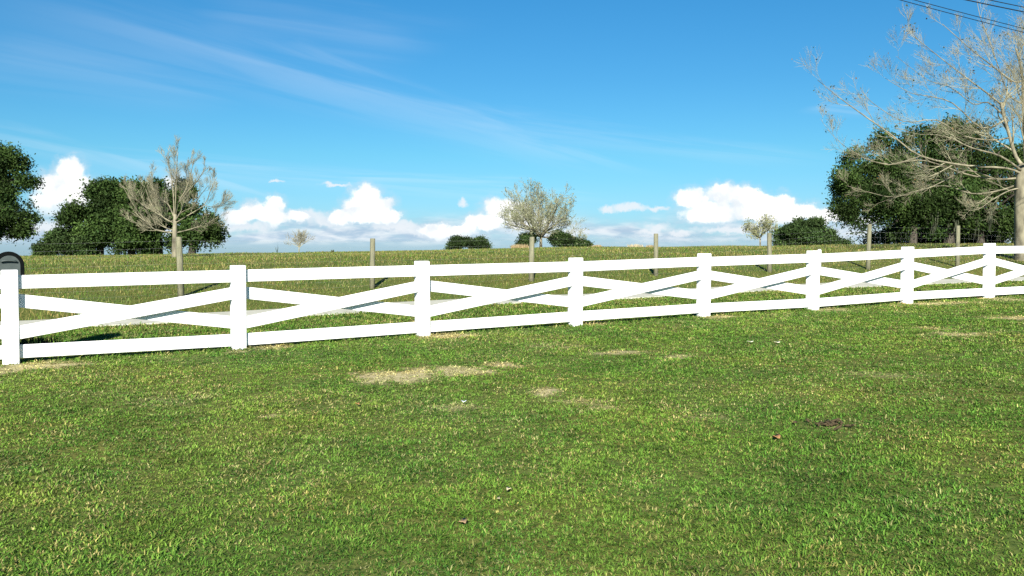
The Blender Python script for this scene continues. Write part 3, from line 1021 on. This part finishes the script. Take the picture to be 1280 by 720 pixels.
GL = 'dead leaves scattered on the lawn'
litter('dead_leaf', 'tan curled dead leaf nearest the viewer, low in the middle of the lawn', 578, 660, .038, (.40, .27, .15), 'leaf', GL)
litter('dead_leaf', 'pale cream dead leaf lying mid lawn, above the tan curled leaf', 636, 618, .028, (.62, .53, .33), 'leaf', GL)
litter('dead_leaf', 'tiny cream leaf scrap just left of the pale cream dead leaf', 623, 630, .018, (.55, .48, .30), 'leaf', GL)
litter('dead_leaf', 'small orange dead leaf below the left end of the largest bare patch', 447, 509, .034, (.48, .24, .10), 'leaf', GL)
litter('dead_leaf', 'rusty orange dead leaf on the right half of the lawn, below the dark debris', 970, 552, .050, (.38, .20, .09), 'leaf', GL)
litter('white_scrap', 'small white scrap, left one of the pair lying below the fifth fence bay', 938, 430, .055, (.70, .66, .52), 'litter', 'pale scraps on the lawn')
litter('white_scrap', 'wider flat white scrap, right one of the pair lying below the fifth fence bay', 971, 431, .075, (.72, .66, .50), 'litter', 'pale scraps on the lawn')
litter('grey_scrap', 'bluish grey scrap on the lawn left of the small round bare patch', 580, 506, .03, (.5, .55, .6), 'litter', 'pale scraps on the lawn')
# dark crumbled debris
x, y = ground_hit(1034, 533)
mb = MB()
R = random.Random(4)
for k in range(20):
    a_ = Vector((x + R.gauss(0, .11), y + R.gauss(0, .09), 0)); a_.z = tz(a_.x, a_.y) + .018
    d_ = Vector((R.gauss(0, 1), R.gauss(0, .8), R.uniform(0, .5))).normalized() * R.uniform(.04, .10)
    mb.tube([a_, a_ + d_ * .5, a_ + d_], [.008, .012, .005], 5)
tag(mb.build('bark_debris', mat_noise('dark_debris', (.03, .025, .014), (.085, .06, .03), 30, .9)), 'heap of dark brown bark crumbs on the right of the lawn', 'debris')

# ------------------------------------------------------------------ overhead cables, running parallel to the fence
for lab, A, B_, hgt, r in (('lower thin black cable of the close pair at the top right corner', (1120, -1), (1280, 41), 7.0, .008),
                          ('upper thin black cable of the close pair at the top right corner', (1138, -1), (1280, 36), 7.1, .008),
                          ('thick black cable second from the top in the right corner', (1203, -1), (1280, 15), 8.6, .015),
                          ('topmost black cable crossing the right corner', (1232, -1), (1280, 9), 8.8, .012)):
    pts_ = []
    ends = []
    for q in (A, B_):
        r_ = ray(*q); ends.append(Vector((0, 0, CZ)) + r_ * ((hgt - CZ) / r_.z))
    d_ = (ends[1] - ends[0]); d_.z = 0; d_.normalize()
    mid = (ends[0] + ends[1]) / 2
    for k in range(-30, 31):
        t = k * 1.0
        pts_.append(mid + d_ * t + Vector((0, 0, .0011 * t * t)))
    mb = MB(); mb.tube(pts_, [r] * len(pts_), 6)
    tag(mb.build('power_cable', M['cable']), lab, 'cable', 'overhead cables')

# ------------------------------------------------------------------ sun and sky
SUN_EL = math.radians(26)
EXPO = 1.1
SKYS = .05
SUN_DIR = Vector((-.05 * math.cos(SUN_EL), -math.cos(SUN_EL), math.sin(SUN_EL))).normalized()
sd = bpy.data.lights.new('sun', 'SUN'); sd.energy = 5.0; sd.angle = math.radians(.5); sd.color = (1, .955, .87)
so = bpy.data.objects.new('sun', sd); COL.objects.link(so)
so.rotation_euler = SUN_DIR.to_track_quat('Z', 'Y').to_euler()
so.location = (0, -20, 30)

W = bpy.data.worlds.new('World'); SC.world = W; W.use_nodes = True
nt = W.node_tree; nt.nodes.clear()
lk = nt.links.new


def node(t, **k):
    n = nt.nodes.new(t)
    for a, b in k.items(): setattr(n, a, b)
    return n


def setin(n, i, v):
    if hasattr(v, 'is_output') or isinstance(v, bpy.types.NodeSocket): lk(v, n.inputs[i])
    else: n.inputs[i].default_value = v


def mth(op, a, b=0.0, c=None, clamp=False):
    n = node('ShaderNodeMath', operation=op); n.use_clamp = clamp
    setin(n, 0, a); setin(n, 1, b)
    if c is not None: setin(n, 2, c)
    return n.outputs[0]


def vmt(op, a, b=None):
    n = node('ShaderNodeVectorMath', operation=op)
    setin(n, 0, a)
    if b is not None: setin(n, 1, b)
    return n.outputs['Value'] if op in ('LENGTH', 'DOT_PRODUCT') else n.outputs['Vector']


def sstep(v, a, b, lo=0.0, hi=1.0):
    n = node('ShaderNodeMapRange', interpolation_type='SMOOTHSTEP')
    setin(n, 0, v); n.inputs[1].default_value = a; n.inputs[2].default_value = b; n.inputs[3].default_value = lo; n.inputs[4].default_value = hi
    return n.outputs[0]


def mixc(f, a, b):
    n = node('ShaderNodeMix', data_type='RGBA')
    setin(n, 0, f); setin(n, 6, a if not isinstance(a, tuple) else (*a, 1)); setin(n, 7, b if not isinstance(b, tuple) else (*b, 1))
    return n.outputs[2]


def noise(vec, scale, detail=5, rough=.5, dist=0):
    n = node('ShaderNodeTexNoise'); lk(vec, n.inputs['Vector'])
    n.inputs['Scale'].default_value = scale; n.inputs['Detail'].default_value = detail; n.inputs['Roughness'].default_value = rough
    n.inputs['Distortion'].default_value = dist
    return n.outputs['Fac']


sky = node('ShaderNodeTexSky', sky_type='NISHITA'); sky.sun_disc = False
sky.sun_elevation = SUN_EL; sky.sun_rotation = math.atan2(SUN_DIR.x, SUN_DIR.y)
sky.air_density = 1.0; sky.dust_density = .25; sky.ozone_density = 2.0; sky.altitude = 50
tc = node('ShaderNodeTexCoord')
sp = node('ShaderNodeSeparateXYZ'); lk(tc.outputs['Generated'], sp.inputs[0])
X, Y_, Z = sp.outputs
# deep clear winter blue: the sky model's colour graded by height
rampz = node('ShaderNodeValToRGB'); lk(Z, rampz.inputs['Fac'])
cr = rampz.color_ramp
for k_, (p_, c_) in enumerate(((0.0, (.44, .72, 1.25)), (.03, (.40, .74, 1.16)), (.10, (.33, .78, 1.02)), (.18, (.265, .75, 1.03)), (.27, (.22, .76, 1.07)), (.6, (.22, .70, 1.0)))):
    el_ = cr.elements[k_] if k_ < 2 else cr.elements.new(p_)
    el_.position = p_; el_.color = (*c_, 1)
hs = node('ShaderNodeMix', data_type='RGBA', blend_type='MULTIPLY'); hs.inputs[0].default_value = 1
lk(sky.outputs[0], hs.inputs[6]); lk(rampz.outputs[0], hs.inputs[7])
skyc = hs.outputs[2]
ysafe = mth('MAXIMUM', Y_, .05)
q_ = node('ShaderNodeCombineXYZ'); lk(mth('DIVIDE', X, ysafe), q_.inputs[0]); lk(mth('DIVIDE', Z, ysafe), q_.inputs[1])
Q = q_.outputs[0]
front = sstep(Y_, .15, .35)
up = sstep(Z, -.002, .012)
# high thin cirrus on a flat layer overhead
zs = mth('ADD', mth('MAXIMUM', Z, 0.0), .08)
pl = node('ShaderNodeCombineXYZ'); lk(mth('DIVIDE', X, zs), pl.inputs[0]); lk(mth('DIVIDE', Y_, zs), pl.inputs[1])
PL = pl.outputs[0]


def qpt(px, py):
    r = ray(px, py); return r.x / r.y, r.z / r.y


def plane_pt(px, py):
    r = ray(px, py).normalized(); z = max(r.z, 0) + .08
    return Vector((r.x / z, r.y / z))


def streak(A, B, w, soft, amp, seed):
    """a long thin band of cirrus between two sky points on the flat layer"""
    a = plane_pt(*A); b = plane_pt(*B)
    d = (b - a); L = d.length; d.normalize(); nrm = Vector((-d.y, d.x))
    al = vmt('DOT_PRODUCT', PL, (d.x, d.y, 0)); ac = vmt('DOT_PRODUCT', PL, (nrm.x, nrm.y, 0))
    cb = node('ShaderNodeCombineXYZ'); lk(mth('MULTIPLY', al, .55), cb.inputs[0]); lk(mth('MULTIPLY', ac, 3.2), cb.inputs[1]); cb.inputs[2].default_value = seed
    nz = noise(cb.outputs[0], 1.4, 5, .5, .5)
    off = mth('ADD', mth('SUBTRACT', ac, a.dot(nrm)), mth('MULTIPLY', mth('SUBTRACT', nz, .5), w * 1.6))
    prof = mth('MULTIPLY', sstep(off, -w, 0), sstep(off, 0, w * soft, 1, 0))
    ends = mth('MULTIPLY', sstep(al, a.dot(d) - L * .15, a.dot(d) + L * .2), sstep(al, b.dot(d) - L * .25, b.dot(d) + L * .2, 1, 0))
    return mth('MULTIPLY', mth('MULTIPLY', prof, ends), mth('MULTIPLY', sstep(nz, .25, .75), amp))


cir = streak((90, 10), (760, 205), .32, 2.2, .19, 1.0)
for args in (((-60, 150), (330, 245), .25, 2.0, .20, 5.0), ((250, 20), (520, 60), .4, 1.6, .11, 9.0), ((430, 222), (640, 226), .3, 1.5, .24, 13.0),
             ((560, 150), (1000, 200), .4, 1.6, .15, 21.0), ((1020, 133), (1100, 142), .12, 1.4, .24, 25.0), ((-40, 60), (300, 120), .4, 2.0, .10, 29.0),
             ((100, 200), (700, 250), .6, 1.5, .16, 33.0)):
    cir = mth('MAXIMUM', cir, streak(*args))

# cumulus: heaps of ellipses along the horizon, edges broken by noise
wn = node('ShaderNodeTexNoise'); lk(Q, wn.inputs['Vector']); wn.inputs['Scale'].default_value = 55; wn.inputs['Detail'].default_value = 8; wn.inputs['Roughness'].default_value = .66
wv_ = vmt('SCALE', vmt('SUBTRACT', wn.outputs['Color'], (.5, .5, .5)))
wv_.node.inputs['Scale'].default_value = .021
QW = vmt('ADD', Q, wv_)
vor = node('ShaderNodeTexVoronoi', feature='SMOOTH_F1'); lk(QW, vor.inputs['Vector']); vor.inputs['Scale'].default_value = 95; vor.inputs['Smoothness'].default_value = .4
vd = vor.outputs['Distance']


def heap(lst):
    d = None
    for px, py, rx, ry in lst:
        a, b = qpt(px, py)
        e = vmt('LENGTH', vmt('MULTIPLY', vmt('SUBTRACT', QW, (a, b, 0)), (F / rx, F / ry, 0)))
        d = e if d is None else mth('SMOOTH_MIN', d, e, .25)
    return d


def base_cut(y0, soft):
    b0 = qpt(640, y0)[1]
    qy = node('ShaderNodeSeparateXYZ'); lk(QW, qy.inputs[0])
    return sstep(qy.outputs[1], b0 - soft / F, b0 + soft / F)


HEAPS = [([(88, 214, 21, 20), (70, 232, 28, 20), (104, 236, 22, 20), (60, 252, 24, 18), (80, 255, 40, 18)], 262, 10),
         ([(342, 259, 17, 15), (318, 264, 22, 14), (296, 272, 22, 12), (220, 236, 20, 18), (345, 274, 26, 10), (372, 272, 20, 8)], 280, 5),
         ([(458, 245, 20, 17), (445, 258, 22, 14), (472, 258, 24, 16), (430, 270, 24, 11), (485, 271, 20, 12), (458, 270, 36, 12)], 280, 4),
         ([(628, 260, 28, 17), (650, 268, 30, 20), (608, 277, 30, 13), (580, 287, 22, 9), (660, 280, 40, 14)], 291, 5),
         ([(542, 287, 24, 9), (556, 292, 26, 8)], 297, 6),
         ([(865, 248, 24, 16), (905, 244, 24, 17), (935, 250, 28, 17), (975, 256, 24, 15), (1005, 264, 26, 13), (1035, 270, 24, 10), (890, 266, 44, 16), (960, 268, 60, 14), (1075, 276, 30, 8)], 279, 4)]
SOFT = [([(785, 259, 34, 8), (818, 260, 22, 5), (760, 260, 12, 6)], 266, 2), ([(822, 285, 26, 8), (808, 290, 22, 6), (850, 292, 30, 6)], 296, 4), ([(578, 254, 9, 5)], 262, 3),
        ([(420, 231, 26, 4), (345, 228, 12, 3)], 238, 3), ([(880, 247, 40, 5)], 252, 3), ([(385, 270, 40, 13), (410, 276, 30, 9)], 286, 5), ([(530, 288, 44, 10)], 297, 5), ([(40, 285, 70, 12)], 296, 8), ([(300, 284, 60, 9)], 292, 6), ([(500, 284, 60, 8)], 292, 5), ([(700, 292, 50, 8)], 300, 5), ([(930, 288, 90, 7)], 294, 4)]
alpha = None; body = None; skirt = None
for lst, y0, sf in HEAPS:
    d = heap(lst)
    d = mth('ADD', d, mth('MULTIPLY', mth('SUBTRACT', vd, .35), .38))
    a = mth('MULTIPLY', sstep(d, 1.06, .66), base_cut(y0, sf * 1.8))
    alpha = a if alpha is None else mth('MAXIMUM', alpha, a)
    sk = mth('MULTIPLY', sstep(d, 1.5, .7), base_cut(y0 + 13, 9))
    skirt = sk if skirt is None else mth('MAXIMUM', skirt, sk)
    bb = sstep(d, .95, .55)
    body = bb if body is None else mth('MAXIMUM', body, bb)
sal = None
for lst, y0, sf in SOFT:
    d = mth('ADD', heap(lst), mth('MULTIPLY', mth('SUBTRACT', vd, .35), .5))
    a = mth('MULTIPLY', mth('MULTIPLY', sstep(d, 1.05, .35), base_cut(y0, sf)), .85)
    sal = a if sal is None else mth('MAXIMUM', sal, a)
# low grey-blue stratus band under the heaps
st_v = vmt('MULTIPLY', Q, (1, 4.5, 1))
st_n = noise(st_v, 9, 6, .55, .3)
qe = node('ShaderNodeSeparateXYZ'); lk(Q, qe.inputs[0])
el = qe.outputs[1]
bx0 = lambda y: qpt(640, y)[1]
band = mth('MULTIPLY', sstep(el, bx0(312), bx0(296)), sstep(el, bx0(290), bx0(258), 1, 0))
strat = mth('MULTIPLY', sstep(st_n, .30, .60), mth('MULTIPLY', band, 1.0))
st_n2 = noise(st_v, 22, 6, .6, .2)

EXPK = 1.0 / (SKYS * 2 ** EXPO)   # a fully lit white cloud
c = mixc(cir, skyc, (EXPK * .95, EXPK * 1.02, EXPK * 1.08))
c = mixc(mth('MULTIPLY', strat, front), c, mixc(sstep(st_n2, .38, .66), (EXPK * .46, EXPK * .62, EXPK * .78), (EXPK * .85, EXPK * .92, EXPK * .98)))
c = mixc(mth('MULTIPLY', mth('MULTIPLY', sal, front), up), c, (EXPK * .88, EXPK * .93, EXPK * .98))
c = mixc(mth('MULTIPLY', mth('MULTIPLY', mth('MULTIPLY', skirt, sstep(st_n2, .2, .6)), front), .7), c, (EXPK * .66, EXPK * .79, EXPK * .90))
cshade = mixc(sstep(noise(QW, 30, 4, .5), .3, .6), (EXPK * .86, EXPK * .92, EXPK * .97), (EXPK * 1.25, EXPK * 1.25, EXPK * 1.22))
c = mixc(mth('MULTIPLY', mth('MULTIPLY', alpha, front), up), c, cshade)
bg = node('ShaderNodeBackground'); lk(c, bg.inputs[0]); bg.inputs[1].default_value = SKYS
out = node('ShaderNodeOutputWorld'); lk(bg.outputs[0], out.inputs[0])

# ------------------------------------------------------------------ camera
cd = bpy.data.cameras.new('camera'); cd.sensor_width = 36; cd.lens = 36 * F / 1280; cd.clip_end = 9000; cd.clip_start = .1
co = bpy.data.objects.new('camera', cd); COL.objects.link(co)
co.location = (0, 0, CZ); co.rotation_euler = (math.pi / 2 - PITCH, 0, 0)
SC.camera = co

vs_ = SC.view_settings
vs_.view_transform = 'Standard'; vs_.look = 'None'; vs_.exposure = EXPO; vs_.gamma = 1; vs_.use_curve_mapping = False
SC.cycles.max_bounces = 5; SC.cycles.diffuse_bounces = 3; SC.cycles.transparent_max_bounces = 8
SC.cycles.use_denoising = False
